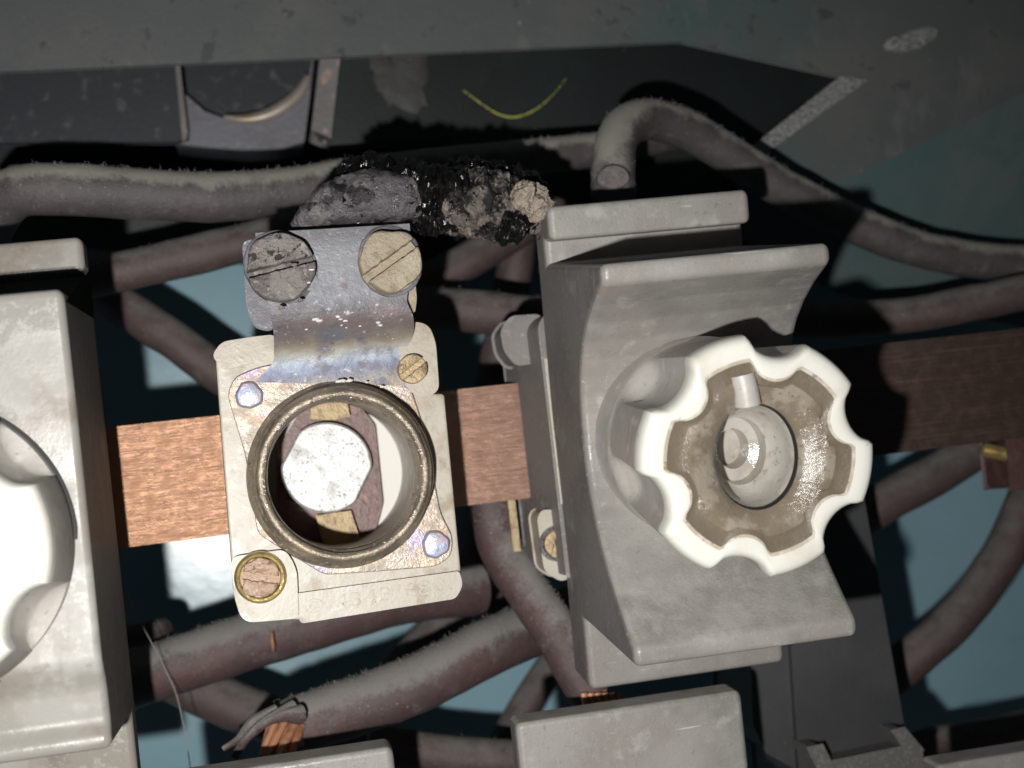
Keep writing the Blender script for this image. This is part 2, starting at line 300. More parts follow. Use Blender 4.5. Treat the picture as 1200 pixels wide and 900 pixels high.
def px_beam():
    t = thing('steel_beam', 'dark grey painted steel beam across the top with a bent plate on its right', 'beam', P(400, 40, -36))
    a = px([(-320, 97), (802, 48), (830, 20), (830, -260), (-320, -260)], -34)
    obj('beam_face', prism(a, -35.4, -34), M['beam'], t, bevel=.15)
    g = px([(795, 47), (1012, 95), (887, 178), (872, 200), (985, 212), (1360, 30), (1360, -270), (795, -270)], -34.8)
    gp = obj('gusset_plate', prism(g, -36, -34.8), M['beam'], t, bevel=.25)
    # the lower flap of the plate is folded back a little from the fold line
    A, B = P(985, 212, -34.9), P(1360, 30, -34.9); C_, E_ = P(1420, 420, -50), P(985, 345, -50)
    nrm = (B-A).cross(E_-A).normalized()
    if nrm.y < 0: nrm = -nrm
    K = P(872, 200, -34.9); K2 = P(872, 280, -44)
    fl = [A, B, C_, E_, K2, K]
    obj('folded_flap', loft([fl, [p+nrm*2.2 for p in fl]]), M['beam_teal'], t, bevel=.2)
    e = px([(1013, 95), (985, 91), (883, 172), (893, 181)], -34.2)
    obj('bare_edge', prism(e, -38, -33.8), M['zinc'], gp, bevel=.25)
    c = P(1067, 47, -34.8); ring = []
    for sc, hh in ((1.08, -35), (1.08, -34.5), (.95, -34.2), (.1, -34.1)):
        r = []
        for k in range(40):
            a = 2*math.pi*k/40; x = 5.9*math.cos(a)*sc; y = 1.9*math.sin(a)*sc*(1+.1*math.sin(3*a))
            an = .22; r.append((c.x+x*math.cos(an)-y*math.sin(an), -hh, c.z+x*math.sin(an)+y*math.cos(an)))
        ring.append(r)
    obj('weld_spot', loft(ring), M['zinc'], gp, bevel=0)
px_beam()

# pieces in the recess under the beam
t = thing('mounting_plate', 'dark grey flat plate under the beam at far upper left', 'plate', P(100, 120, -54))
obj('plate_face', prism(px([(-250, 40), (204, 40), (218, 160), (206, 164), (-250, 166)], -52), -55, -52), M['dark_steel'], t, bevel=.4)
obj('plate_lip', prism(px([(203, 40), (206, 40), (219, 158), (215, 164)], -51), -53, -50.8), M['pale_steel'], t, bevel=.2)
t = thing('notched_bracket', 'grey steel bracket with a half-round notch and bright rim under the beam', 'bracket', P(290, 150, -58))
arc = [(207, 84), (218, 112), (240, 131), (262, 139), (288, 142), (314, 137), (336, 125), (352, 110), (362, 92)]
low = [(368, 60), (362, 120), (356, 166), (330, 174), (290, 176), (240, 172), (205, 168), (205, 60), (206, 60)]
obj('bracket_body', prism(px(arc+low, -57), -69, -57), M['bright_steel'], t, bevel=1.4, seg=4)
rim = [P(u, v-2, -57.5-i*.0) for i, (u, v) in enumerate(arc[3:])]
obj('notch_rim', loft(tube_rings(catmull(rim, 40), lambda s: .4+1.7*max(0, s)**.9*(1.15-s)*2.0, 20)), M['brassy'], t)
bm = lathe([(15.5, -80), (15.5, -64), (14.5, -62.5), (0.01, -62.5)], P(288, 68, -64).x, P(288, 68, -64).z, 48)
tag(obj('knob', bm, M['dark_steel']), 'dark round knob sitting in the notch of the grey bracket under the beam', 'knob')
t = thing('side_bracket', 'dark steel bracket with pinkish bright left edge under the middle of the beam', 'bracket', P(470, 110, -45))
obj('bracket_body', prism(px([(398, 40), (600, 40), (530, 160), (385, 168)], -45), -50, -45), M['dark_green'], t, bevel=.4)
obj('bright_edge', prism(px([(383, 40), (397, 40), (384, 156), (370, 150)], -43), -54, -42.5), M['pale_steel'], t, bevel=.8)
c = P(470, 88, -45)
obj('grease_smudge', lathe([(6.2, -45), (5.8, -44.7), (3.5, -44.5), (0.01, -44.45)], c.x, c.z, 40, fr=lambda r, h, a: r*(1+.5*noise.noise(Vector((math.cos(a)*1.5, math.sin(a)*1.5, 3)))+.25*noise.noise(Vector((math.cos(a)*6, math.sin(a)*6, 1))))), M['grease'], t)
bm = prism(px([(577, 30), (1030, 20), (1100, 280), (900, 330), (520, 170)], -46), -48, -46)
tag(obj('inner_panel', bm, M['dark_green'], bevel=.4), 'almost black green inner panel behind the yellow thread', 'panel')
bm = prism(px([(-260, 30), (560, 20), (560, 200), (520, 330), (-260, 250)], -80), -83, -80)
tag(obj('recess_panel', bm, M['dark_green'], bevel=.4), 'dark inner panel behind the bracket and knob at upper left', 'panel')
pa = catmull([P(543, 106, -45), P(565, 122, -44.4), P(585, 134, -44), P(605, 137, -44), P(628, 128, -44), P(648, 111, -44), P(664, 91, -45)], 70)
bm = loft(tube_rings(pa, lambda s: .07+.15*math.sin(math.pi*(s*.9+.08)), 8))
tag(obj('yellow_thread', bm, M['yellow']), 'thin curved yellow thread hanging below the beam', 'thread')

# ------------------------------------------------------------------ bus bars
bz0, bz1 = -11.1, 8.0
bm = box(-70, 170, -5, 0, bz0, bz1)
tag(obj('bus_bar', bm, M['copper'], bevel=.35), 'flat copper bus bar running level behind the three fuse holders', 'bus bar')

# ------------------------------------------------------------------ cables
def fuzz(parent, path, rad, n, seed, ln=(.3, 1.0)):
    rnd = random.Random(seed); bm = bmesh.new(); N = len(path)
    for _ in range(n):
        i = rnd.randrange(1, N-1); t = (path[i+1]-path[i-1]).normalized(); p = path[i].lerp(path[i+1], rnd.random())
        a = t.orthogonal().normalized(); a = Matrix.Rotation(rnd.random()*6.283, 3, t) @ a
        if a.z < rnd.uniform(-.1, .75): continue
        cl = noise.noise(p*.35+a*1.3+Vector((seed*.37, 0, 0)))
        if cl < rnd.uniform(-.7, .15): continue
        r = rad(i/(N-1)) if callable(rad) else rad
        q = p+a*(r-.05); l = rnd.uniform(*ln)*(.4 if rnd.random() < .7 else 1.0)
        d = (a+Vector((rnd.gauss(0, .6), rnd.gauss(0, .6), rnd.gauss(0, .6)))).normalized()
        s = d.cross(Vector((0, 1, 0))); s = s.normalized()*rnd.uniform(.018, .038) if s.length > .01 else Vector((.03, 0, 0))
        m_ = q+d*l*.6; e = m_+(d+Vector((rnd.gauss(0, .8), 0, rnd.gauss(0, .8)))).normalized()*l*.5
        v = [bm.verts.new(x) for x in (q-s, q+s, m_+s*.7, m_-s*.7, e)]
        bm.faces.new((v[0], v[1], v[2], v[3])); bm.faces.new((v[3], v[2], v[4]))
    o = obj('dust_fuzz', bm, M['fuzz'], parent); o['kind'] = 'stuff'
def cable(label, pts, dpx, m='pvc', fz=0, taper0=None, cat='cable', wob=.25, n=70, radius=None):
    h = sum(p[2] for p in pts)/len(pts)
    path = catmull([P(*p) for p in pts], n); r = radius or MM(dpx, h)/2
    bm = loft(tube_rings(path, r, 28, wob, random.random()*50))
    o = tag(obj('cable', bm, M[m], smooth=50), label, cat)
    if fz: fuzz(o, path, r, fz, fz+len(label))
    return o, path, r
cable('thick grey dust-topped cable along the top, behind the burnt lug', [(-40, 330, -22), (-16, 268, -14), (14, 228, -8), (70, 222, -6), (150, 226, -8), (250, 231, -10), (330, 224, -13), (420, 209, -16), (520, 195, -19), (620, 184, -23), (720, 172, -29), (820, 150, -38)], 62, 'pvc_grey', 6500, radius=lambda s: 4.4-1.0*max(0, min(1, (s-.45)/.35)), n=110)
ob, pa, r = cable('grey cable arching down to an open cut end above the right fuse holder', [(719, 222, 4), (719, 195, 3), (722, 168, 0), (737, 146, -4), (765, 140, -8), (805, 152, -12), (855, 182, -16), (920, 222, -19), (1000, 262, -22), (1085, 294, -24), (1180, 308, -26), (1260, 306, -28)], 56, 'pvc_grey', 4200, radius=3.75, n=110)
# its cut end: a jacket lip and the recessed core
t_ = (pa[0]-pa[2]).normalized(); lip = tube_rings([pa[1]-t_*.2, pa[0]+t_*.9], r*1.04, 28)
obj('jacket_lip', loft(tube_rings([pa[2], pa[0]+t_*.6, pa[0]+t_*1.1, pa[0]+t_*1.15, pa[0]+t_*.2], lambda s: r*(1.05 if s < .6 else .84), 28), cap1=True), M['pvc_grey'], ob)
obj('cut_core', lathe([(2.9, 0), (2.9, .6), (2.5, 1.0), (.01, 1.1)], 0, 0, 28), M['pvc'], ob, local=True) if False else None
cd = P(719, 209, 8.2)
bm = bmesh.new()
rings = []
for sc_, dh in ((1.0, -1.2), (1.0, .0), (.9, .35), (.05, .4)):
    rg = []
    for k in range(32):
        a = 2*math.pi*k/32; z = math.sin(a); z = z*(2.35 if z > 0 else 1.9); rg.append((cd.x+2.85*math.cos(a)*sc_, cd.y-dh, cd.z+z*sc_))
    rings.append(rg)
obj('cut_face', loft(rings, bm=bm), M['cut_rubber'], ob)
cable('mauve cable passing behind the blackened terminal screw at left', [(40, 345, -32), (100, 328, -30), (180, 309, -29), (260, 291, -29), (340, 270, -32), (420, 240, -38)], 46, fz=400)
cable('mauve cable slanting down behind the upper left corner of the open holder', [(90, 320, -50), (148, 362, -45), (200, 396, -42), (260, 440, -42), (330, 490, -44)], 45)
cable('short dull mauve cable rising right of the tan screw', [(470, 345, -52), (510, 326, -50), (552, 303, -50), (605, 270, -52), (660, 225, -55)], 44)
cable('upright mauve cable passing behind left side of the right fuse holder', [(612, 230, -60), (605, 300, -60), (594, 370, -60), (580, 440, -60), (570, 500, -60), (566, 600, -62), (560, 665, -62), (528, 722, -58), (480, 772, -56), (440, 820, -56)], 44, n=90)
cable('level mauve cable between the tan screw and the right fuse holder', [(440, 356, -30), (500, 361, -29), (560, 365, -28), (640, 374, -28), (720, 384, -30)], 52, fz=300)
cable('mauve cable leaving right above the dark end of the bus bar', [(900, 372, -22), (975, 374, -22), (1050, 371, -20), (1130, 357, -18), (1220, 338, -16), (1290, 325, -16)], 46, fz=300)
cable('brown cable slanting under the right part of the bus bar', [(1000, 612, -40), (1040, 586, -40), (1090, 560, -40), (1150, 522, -40), (1210, 480, -42)], 52)
cable('long mauve cable curving up at the lower right edge', [(1010, 815, -45), (1058, 780, -42), (1110, 735, -40), (1150, 688, -40), (1185, 630, -40), (1215, 560, -42), (1240, 500, -44)], 52)
cable('low mauve cable in the bottom right corner', [(1060, 880, -45), (1100, 868, -45), (1160, 858, -45), (1240, 838, -45)], 36)
_, paL, rL = cable('dusty mauve cable running below the open fuse holder', [(110, 812, -26), (155, 797, -24), (230, 772, -22), (300, 749, -22), (390, 722, -24), (470, 700, -28), (560, 690, -34)], 64, 'pvc_dusty', 6000, n=90)
cable('mauve cable sloping down under the dusty one at lower left', [(150, 770, -46), (215, 800, -44), (262, 822, -42), (330, 848, -42), (420, 880, -44)], 54, fz=200)
oN, paN, rN = cable('thick dusty mauve cable with stripped end at bottom centre', [(336, 858, -6), (352, 850, -6), (400, 833, -6), (480, 805, -8), (560, 765, -12), (620, 738, -18), (690, 712, -26), (760, 690, -34)], 66, 'pvc_dusty', 7500, n=90)
oO, paO, rO = cable('very dusty cable bending down beside the right fuse holder to bare copper', [(574, 560, -8), (576, 595, -8), (586, 640, -7), (612, 684, -4), (650, 738, 0), (676, 785, 2), (692, 812, 2)], 54, 'pvc_dusty', 6000, n=80)
cable('mauve cable low in the gap between the two bottom holders', [(430, 872, -28), (480, 880, -28), (540, 887, -28), (620, 892, -28), (700, 900, -28)], 48, fz=300)
cable('thin dull cable standing upright in the blue gap at bottom', [(700, 690, -62), (655, 765, -62), (622, 815, -62), (592, 868, -62), (560, 930, -62)], 36)
cable('small piece of mauve cable crossing under the open holder', [(520, 672, -66), (560, 695, -66), (600, 722, -66), (650, 760, -66)], 34)
cable('dark mauve cable stub beside the left fuse holder', [(110, 758, -34), (150, 748, -34), (176, 742, -36), (190, 738, -40)], 28)

# stripped ends
def strands(parent, base, tip, r, n, seed):
    rnd = random.Random(seed); ax = (tip-base).normalized(); a = ax.orthogonal().normalized(); b = ax.cross(a)
    for k in range(n):
        an = 2*math.pi*k/max(1, n-1); rr = r if k else 0
        def at(s): return base.lerp(tip, s)+(a*math.cos(an+s*.9)+b*math.sin(an+s*.9))*rr
        pa = [at(i/11) for i in range(12)]
        obj('copper_strand', loft(tube_rings(pa, .68, 10)), M['strand'], parent)
strands(oN, P(336, 848, -1), P(318, 914, 5), 2.5, 10, 3)
bm = bmesh.new()                                        # torn jacket peeling off over the copper
for (pts, wdt) in (([(345, 832, 1), (316, 842, 3.0), (292, 862, 3.5), (274, 886, 2)], 1.5), ([(326, 834, 1), (302, 846, 1.5), (282, 866, 2), (262, 878, 1.5)], 1.3), ([(352, 836, 2), (334, 838, 3.6), (314, 846, 4.6), (300, 856, 4.6)], 1.7), ([(356, 872, 1), (346, 880, 1.8), (338, 890, 1.5)], 1.2)):
    pa = catmull([P(*p) for p in pts], 24)
    loft(tube_rings(pa, lambda s: wdt*(1-.6*s), 10, .7, wdt*9), bm=bm)
jk = obj('torn_jacket', bm, M['pvc_dusty'], oN); fuzz(jk, catmull([P(342, 836, 2), P(310, 848, 3.5), P(285, 870, 3.5)], 30), 1.2, 500, 5)
strands(oO, P(694, 806, 3), P(706, 836, 3), 1.6, 7, 4)
bm = bmesh.new()
for k in range(6): loft(tube_rings([P(684+k*8, 812, 7.2), P(687+k*8, 826-k*.7, 7.4)], .62, 8), bm=bm)
obj('strand_tips', bm, M['strand'], oO)
bm = loft(tube_rings(catmull([P(319, 741, -14.5), P(319, 750, -14), P(320, 757, -14.2), P(320, 763, -15)], 14), lambda s: .12+.7*s*(1.1-s), 8))
tag(obj('copper_whisker', bm, M['strand']), 'tiny loose copper wire hanging below the brass screw', 'wire')
pa = catmull([P(146, 690, -8), P(168, 735, -12), P(184, 765, -13), P(196, 790, -13.5), P(207, 815, -12), P(216, 855, -10), P(223, 900, -8), P(226, 925, -8)], 90)
bm = loft(tube_rings(pa, .08, 6, .06, 3)); o = tag(obj('dusty_thread', bm, M['fuzz']), 'thin dusty cobweb thread hanging across the lower left cable', 'thread')
fuzz(o, pa, .15, 700, 3, (.2, .7))

# ------------------------------------------------------------------ screws
def slotted(bm, cx, cz, r, h0, h1, ang, slot=.16, deep=None, seed=0, irregular=.0, rough=.0):
    """slotted screw head: a disc with two raised, worn half-moons either side of the slot"""
    deep = deep or (h1-h0)*.55
    lathe([(r*.97, h0), (r, h0+.2), (r*.985, h1-deep-.01)], cx, cz, 40, bm)
    c, s = math.cos(ang), math.sin(ang)
    for sgn in (1, -1):
        pts = []
        a0 = math.asin(slot)
        for k in range(33):
            a = a0+(math.pi-2*a0)*k/32
            rr = r*(1+irregular*noise.noise(Vector((a*1.6, sgn*3, seed))))
            pts.append((rr*math.cos(a), sgn*rr*math.sin(a)))
        x1, x0 = pts[0][0], pts[-1][0]
        for k in range(1, 20):
            x = x0+(x1-x0)*k/20; pts.append((x, sgn*r*(slot+.35*irregular*(noise.noise(Vector((x*1.3, sgn*5, seed+2)))+.5*noise.noise(Vector((x*3.5, sgn*5, seed)))))))
        q = [(x*c-y*s, x*s+y*c) for x, y in pts]
        cen = (sum(x for x, y in q)/len(q), sum(y for x, y in q)/len(q))
        rings = []
        for sc_, hh in ((1, h1-deep-.3), (1, h1-.5), (.985, h1-.25), (.95, h1-.06), (.9, h1), (.75, h1+.03), (.6, h1+.05), (.45, h1+.06), (.3, h1+.07), (.12, h1+.07)):
            ring = []
            for x, y in q:
                X, Z = cen[0]+(x-cen[0])*sc_, cen[1]+(y-cen[1])*sc_
                d = rough*(noise.noise(Vector((X*.7, Z*.7, seed*3.1)))+.6*noise.noise(Vector((X*1.9, Z*1.9, seed))))-rough*.6*max(0, noise.noise(Vector((X*.45, Z*.45, seed+9))))*2 if hh > h1-.3 else 0
                ring.append((cx+X, -(hh+d), cz+Z))
            rings.append(ring)
        loft(rings, bm=bm)
    return bm

# ------------------------------------------------------------------ the open fuse holder in the middle
T = thing('open_fuse_holder', 'open cream ceramic fuse holder with brass screw ring and heat-blued terminal', 'fuse holder', P(400, 560, 0))
rc = P(403, 557, 35); RC = (rc.x, rc.z)
c20 = P(403, 558, 25)
outline = rounded(px([(251, 408), (322, 397), (478, 384), (494, 382), (503, 396), (508, 461), (521, 461), (541, 676), (536, 697), (352, 727), (284, 724), (273, 690)], 25), [2.2, .3, .3, 1, 1, .1, .6, .3, 2, .2, 1.6, .4])
obj('ceramic_body', holed(outline, RC, 11.6, -4, 25), M['ceramic'], T, bevel=.45)
obj('ceramic_floor', lathe([(11.7, -4.5), (11.7, 0), (.01, .1)], RC[0], RC[1], 64), M['ceramic_in'], T)
lip = rounded(px([(349, 697), (537, 671), (541, 686), (533, 700), (353, 729)], 26.3), [.3, .3, 1, .6, .5])
obj('marked_ledge', prism(lip, 10, 26.3), M['ceramic'], T, bevel=.4)
blk = rounded(px([(273, 655), (333, 647), (345, 668), (347, 722), (286, 727), (278, 700)], 27), [1, 1, 1.5, .5, 1.6, .5])
obj('screw_boss', prism(blk, 6, 27), M['ceramic'], T, bevel=.5)
lb = rounded(px([(470, 396), (484, 380), (500, 384), (507, 402), (511, 458), (488, 462), (474, 440)], 26.7), 1.2)
obj('screw_boss', prism(lb, 6, 26.7), M['ceramic'], T, bevel=.5)
ul = rounded(px([(252, 418), (262, 404), (300, 398), (321, 396), (322, 408), (296, 420), (270, 428)], 26.2), .8)
obj('chipped_rim', prism(ul, 10, 26.2), M['ceramic'], T, bevel=.6)
# raised marking on the ledge
fc = bpy.data.curves.new('mark', 'FONT'); fc.body = '\u00a9 4343/680.'; fc.size = 3.05; fc.extrude = .12; fc.resolution_u = 3; fc.space_character = 1.12
fo = bpy.data.objects.new('mark', fc); COL.objects.link(fo)
bpy.context.view_layer.update()
tm = bpy.data.meshes.new_from_object(fo.evaluated_get(bpy.context.evaluated_depsgraph_get()))
bm = bmesh.new(); bm.from_mesh(tm); bpy.data.objects.remove(fo); bpy.data.curves.remove(fc); bpy.data.meshes.remove(tm)
pA, pB = P(357, 721, 26.36), P(530, 691, 26.36); dx = (pB-pA); an = math.atan2(dx.z, dx.x)
wd = max(v.co.x for v in bm.verts); k = dx.length/wd
bm.transform(Matrix.Translation(pA) @ Matrix.Rotation(-an, 4, 'Y') @ Matrix.Rotation(math.pi/2, 4, 'X') @ Matrix.Diagonal((k, 1, 1, 1)))
obj('raised_marking', bm, M['ceramic'], T)
# bottom contact
con = rounded(px([(326, 530), (350, 488), (376, 462), (410, 462), (438, 500), (447, 590), (440, 618), (420, 645), (350, 640), (328, 600)], 4), .4)
obj('contact_plate', prism(con, .15, 3), M['contact'], T, bevel=.3)
bc = P(383, 548, 7)
def flat(r, h, a):
    rr = r
    for fa in (2.55, -.55):
        d = math.cos(a-fa)
        if d > 0 and r > 2: rr = min(rr, r*.90/d)
    return rr
obj('contact_button', lathe([(7.0, 3.2), (7.4, 3.2), (7.4, 6.3), (7.05, 6.8), (5, 6.95), (.01, 7.0)], bc.x, bc.z, 72, fr=flat), M['button'], T)
obj('contact_clip', prism(px([(368, 466), (404, 464), (408, 486), (392, 490), (366, 489)], 7), 3, 6), M['clip'], T, bevel=.3)
obj('contact_clip', prism(px([(373, 606), (410, 601), (421, 634), (382, 640)], 7), 3, 6), M['clip'], T, bevel=.3)
# plate and threaded ring
pl = rounded(px([(266, 462), (274, 442), (300, 431), (332, 424), (470, 410), (480, 450), (500, 510), (516, 600), (531, 630), (529, 652), (512, 664), (440, 670), (380, 674), (302, 626), (287, 532)], 26), [1.2]*15)
obj('shell_plate', holed(pl, RC, 12.4, 25.1, 25.9), M['plate'], T, bevel=.2)
prof = [(13.9, 25.9), (13.95, 26.7), (13.75, 27.3), (13.3, 27.7), (13.0, 28.3)]
nth = 36
for i in range(nth+1):
    s = i/nth; prof.append((12.95-.35*s+.30*math.sin(s*math.pi*2*2.5), 28.6+5.2*s))
for i in range(9):
    a = math.pi*i/8; prof.append((11.78+.56*math.cos(a), 34.4+.6*math.sin(a)))
for i in range(nth+1):
    s = i/nth; prof.append((11.2-.1*s+.30*math.sin((1-s)*math.pi*2*2.5), 33.8-7.6*s))
prof += [(11.5, 25.2)]
obj('screw_ring', lathe(prof, RC[0], RC[1], 128, cap0=False, cap1=False, fr=lambda r, h, a: r+.10*noise.noise(Vector((math.cos(a)*4, math.sin(a)*4, h*.6)))), M['ring'], T)
for (u, v, rpx) in ((292, 463, 15.5), (511, 638, 16)):
    c = P(u, v, 26.6); r = MM(rpx, 26.6)
    obj('rivet', lathe([(r*1.06, 25.7), (r, 26.5), (r*.85, 26.9), (r*.45, 27.1), (.01, 27.12)], c.x, c.z, 32, fr=lambda r, h, a: r*(1+.05*math.sin(3*a+u)+.03*math.sin(7*a))), M['rivet'], T)
# terminal tab (bent up from the plate)
rows = [((299, 273), (480, 262), 31.0), ((302, 296), (481, 285), 31.2), ((310, 335), (481, 322), 31.2), ((316, 364), (477, 350), 31.1), ((318, 372), (479, 359), 30.9), ((320, 384), (484, 371), 30.3), ((321, 397), (485, 385), 29.0), ((321, 410), (482, 398), 27.4), ((320, 424), (475, 412), 26.5), ((309, 437), (476, 430), 26.15), ((298, 448), (482, 452), 26.06)]
bm = bmesh.new(); G = []
NC = 28
for (a, b, h) in rows:
    rw = []
    for j in range(NC+1):
        s = j/NC; u = a[0]+(b[0]-a[0])*s; v = a[1]+(b[1]-a[1])*s
        p = P(u, v, h); p.y += -.25*noise.noise(p*.25); rw.append(p)
    G.append(rw)
# refine rows
GG = []
cols = [catmull([G[i][j] for i in range(len(rows))], 60) for j in range(NC+1)]
rings = []
for i in range(60):
    top = [cols[j][i] for j in range(NC+1)]
    rings.append(top+[p+Vector((0, 1.1, 0)) for p in reversed(top)])
loft(rings, bm=bm)
tab_o = P(400, 330, 31)
to = obj('terminal_tab', bm, M['tab'], T, smooth=50)
# move the tab's own origin to its middle so that the temper bands sit where the heat left them
d = (tab_o-Vector(T['_loc']))*S
to.data.transform(Matrix.Translation(-d)); to.location = d
obj('clamp_plate', prism(rounded(px([(287, 286), (330, 280), (330, 372), (316, 384), (300, 380), (292, 360)], 28), .8), 25.5, 28.8), M['tab'], T, bevel=.4)
obj('clamp_plate', prism(rounded(px([(470, 300), (486, 330), (488, 350), (486, 366), (480, 368), (470, 345)], 28), .5), 26.6, 28.4), M['screw_tan'], T, bevel=.3)
def screw(name, u, v, rpx, h0, h1, ang, m, parent, label=None, slot=.13, irr=.05, seed=0, deep=None, rough=.12):
    c = P(u, v, h1); o = obj(name, slotted(bmesh.new(), c.x, c.z, MM(rpx, h1), h0, h1, ang, slot, deep=deep, seed=seed, irregular=irr, rough=rough), m, parent, smooth=40)
    if label: o['label'] = label
    return o
screw('terminal_screw', 329, 312, 40, 30, 34.6, math.radians(9), M['screw_grey'], T, 'sooty grey slotted screw with flaking crust', .10, .12, 2, rough=.45)
screw('terminal_screw', 458, 305, 37, 30, 34.8, math.radians(30), M['screw_tan'], T, 'tan slotted screw with slanting slot', .14, .10, 5, rough=.22)
for (u, v, rp) in ((330, 313, 42.5), (457, 306, 40)):
    c = P(u, v, 31.4); r = MM(rp, 31.4)
    obj('washer', lathe([(r*1.03, 31.0), (r*1.01, 31.2), (r*.97, 31.28), (r*.5, 31.28)], c.x, c.z, 64, fr=lambda r, h, a: r*(1+.05*math.sin(2*a+u)+.03*noise.noise(Vector((math.cos(a)*4, math.sin(a)*4, u))))), M['soot_tab'], T, smooth=60)
# crust flakes on the sooty screw
bm = bmesh.new(); rnd = random.Random(11)
for (u, v, s) in ((312, 297, 6), (338, 292, 7), (352, 300, 5), (318, 292, 6), (345, 310, 4), (328, 300, 6), (356, 312, 3.5), (308, 309, 4), (352, 352, 3), (330, 360, 3)):
    c = P(u, v, 34.8); r = MM(s, 34); ring0 = []; ring1 = []
    for k in range(9):
        a = 2*math.pi*k/9; rr = r*rnd.uniform(.6, 1.3); ring0.append((c.x+rr*math.cos(a)*1.4, -34.45, c.z+rr*math.sin(a)*.7)); ring1.append((c.x+rr*.8*math.cos(a)*1.4, -34.45-rnd.uniform(.25, .6), c.z+rr*.8*math.sin(a)*.7))
    loft([ring0, ring1], bm=bm)
o = obj('soot_flakes', bm, M['screw_grey'], T, smooth=20); o['kind'] = 'stuff'
screw('small_screw', 484, 432, 17.5, 25, 28.6, math.radians(32), M['screw_brass'], T, 'small tan slotted screw beside the blued tab', .18, deep=1.1)
c = P(305, 677, 28); r = MM(29, 28)
obj('screw_collar', lathe([(r*1.04, 26.5), (r*1.02, 27.9), (r*.93, 28.3), (r*.84, 28.2), (r*.78, 27.6), (r*.76, 26.5)], c.x, c.z, 48, cap0=False, cap1=False), M['gold'], T)
screw('mounting_screw', 305, 677, 23, 26.5, 28.35, math.radians(-14), M['screw_red'], T, 'pinkish slotted screw in a brass collar', .19, .3, 7, deep=.8, rough=.3)

# loose white crumbs on the terminal
bm = bmesh.new(); rnd = random.Random(4)
def tab_h(v, u):
    """height of the tab's face under the image row v"""
    vv = v+(u-400)*.07; rr = [(r[0][1]+r[1][1])/2 for r in rows]
    for k in range(len(rows)-1):
        if rr[k] <= vv <= rr[k+1]: return rows[k][2]+(rows[k+1][2]-rows[k][2])*(vv-rr[k])/(rr[k+1]-rr[k])
    return rows[0][2] if vv < rr[0] else rows[-1][2]
spots = [(u, v, tab_h(v, u)+.1, s) for (u, v, s) in ((370, 374, .42), (374, 376, .36), (396, 371, .3), (399, 374, .25), (405, 376, .25), (443, 378, .3), (446, 381, .24), (359, 386, .2), (365, 390, .13), (422, 382, .15), (413, 366, .16), (400, 381, .16), (406, 384, .14))]
spots += [(397, 447, 28.4, .35), (402, 446, 28.5, .42), (409, 446, 28.5, .38), (430, 448, 28.4, .2), (448, 453, 28.3, .26), (365, 316, 34.9, .28), (362, 331, 34.8, .2)]
for _ in range(30):
    u = rnd.uniform(324, 474); v = rnd.uniform(350, 432); spots.append((u, v, tab_h(v, u)+.03, rnd.uniform(.04, .10)))
for _ in range(110):
    a = rnd.uniform(-1.2, 3.3); spots.append((None, a, 34.95, rnd.uniform(.05, .14)))
for (u, v, h, s) in spots:
    c = P(u, v, h) if u is not None else Vector((RC[0]+rnd.uniform(11.2, 12.0)*math.cos(v), -h, RC[1]+rnd.uniform(11.2, 12.0)*math.sin(v)))
    r = bmesh.ops.create_icosphere(bm, subdivisions=1, radius=s)
    for q in r['verts']: q.co = Vector((q.co.x*1.5, q.co.y*.8, q.co.z*.8))*rnd.uniform(.7, 1.2)+c
tag(obj('white_crumbs', bm, M['crumb'], smooth=20), 'white crumbs scattered on the blued terminal and ring rim', 'crumbs', None, 'stuff')

# ------------------------------------------------------------------ burnt lug and char above the terminal
B = thing('burnt_cable_end', 'burnt cable lug with black char and ash above the blued terminal', 'burnt cable', P(480, 240, 20))
def lump(name, pts, radpx, m, amp, fr, seed, h=24, dh=3.5, n=130, k=64, sm=25):
    path = catmull([P(p[0], p[1], p[2]+dh) for p in pts], n)
    def rad(s):
        x = s*(len(radpx)-1); i = min(int(x), len(radpx)-2); return MM(radpx[i]+(radpx[i+1]-radpx[i])*(x-i), h)
    def fn(q, r, s, a):
        v = 0; f = fr; am = amp
        for o_ in range(4):
            v += am*(1-2*abs(noise.noise(q*f+Vector((seed, o_*7, 0)))))
            f *= 2.1; am *= .52
        return max(.15, r+v)
    return obj(name, loft(tube_rings(path, rad, k, fn=fn)), M[m], B, smooth=sm)
lump('cable_lug', [(343, 265, 21), (362, 253, 22), (392, 238, 22), (430, 231, 22), (466, 232, 22), (486, 238, 21)], [3, 11, 23, 29, 29, 24], 'lug', .38, .3, 3, sm=40)
lump('charred_insulation', [(408, 205, 17), (440, 208, 18), (480, 226, 20), (505, 232, 20), (530, 232, 20), (556, 234, 18)], [8, 13, 25, 27, 25, 15], 'char', 1.5, .35, 9, sm=4)
lump('ash_crust', [(518, 236, 20), (540, 238, 21), (570, 236, 21), (598, 240, 20), (628, 250, 18)], [12, 24, 27, 24, 11], 'ash', 1.3, .3, 21, sm=60)
lump('char_ridge', [(520, 206, 14), (550, 207, 15), (580, 216, 15), (610, 222, 15), (632, 232, 14)], [6, 13, 15, 15, 7], 'char', 1.3, .5, 33, sm=4)
lump('char_ridge', [(510, 256, 20), (545, 260, 21), (585, 262, 21), (608, 268, 20)], [6, 9, 12, 8], 'ash', .9, .55, 45)
lump('char_ridge', [(396, 206, 17), (415, 199, 18), (440, 199, 18), (470, 204, 18), (500, 204, 17)], [3, 6, 8, 9, 6], 'char', .8, .6, 71, sm=4)
lump('pale_ash', [(602, 226, 23.5), (614, 232, 24), (627, 240, 23), (631, 250, 22)], [5, 11, 13, 6], 'tan_ash', 1.0, .5, 51)
lump('char_crumb', [(585, 262, 24), (596, 266, 24), (612, 270, 23)], [7, 13, 5], 'char', .9, .6, 61, sm=4)
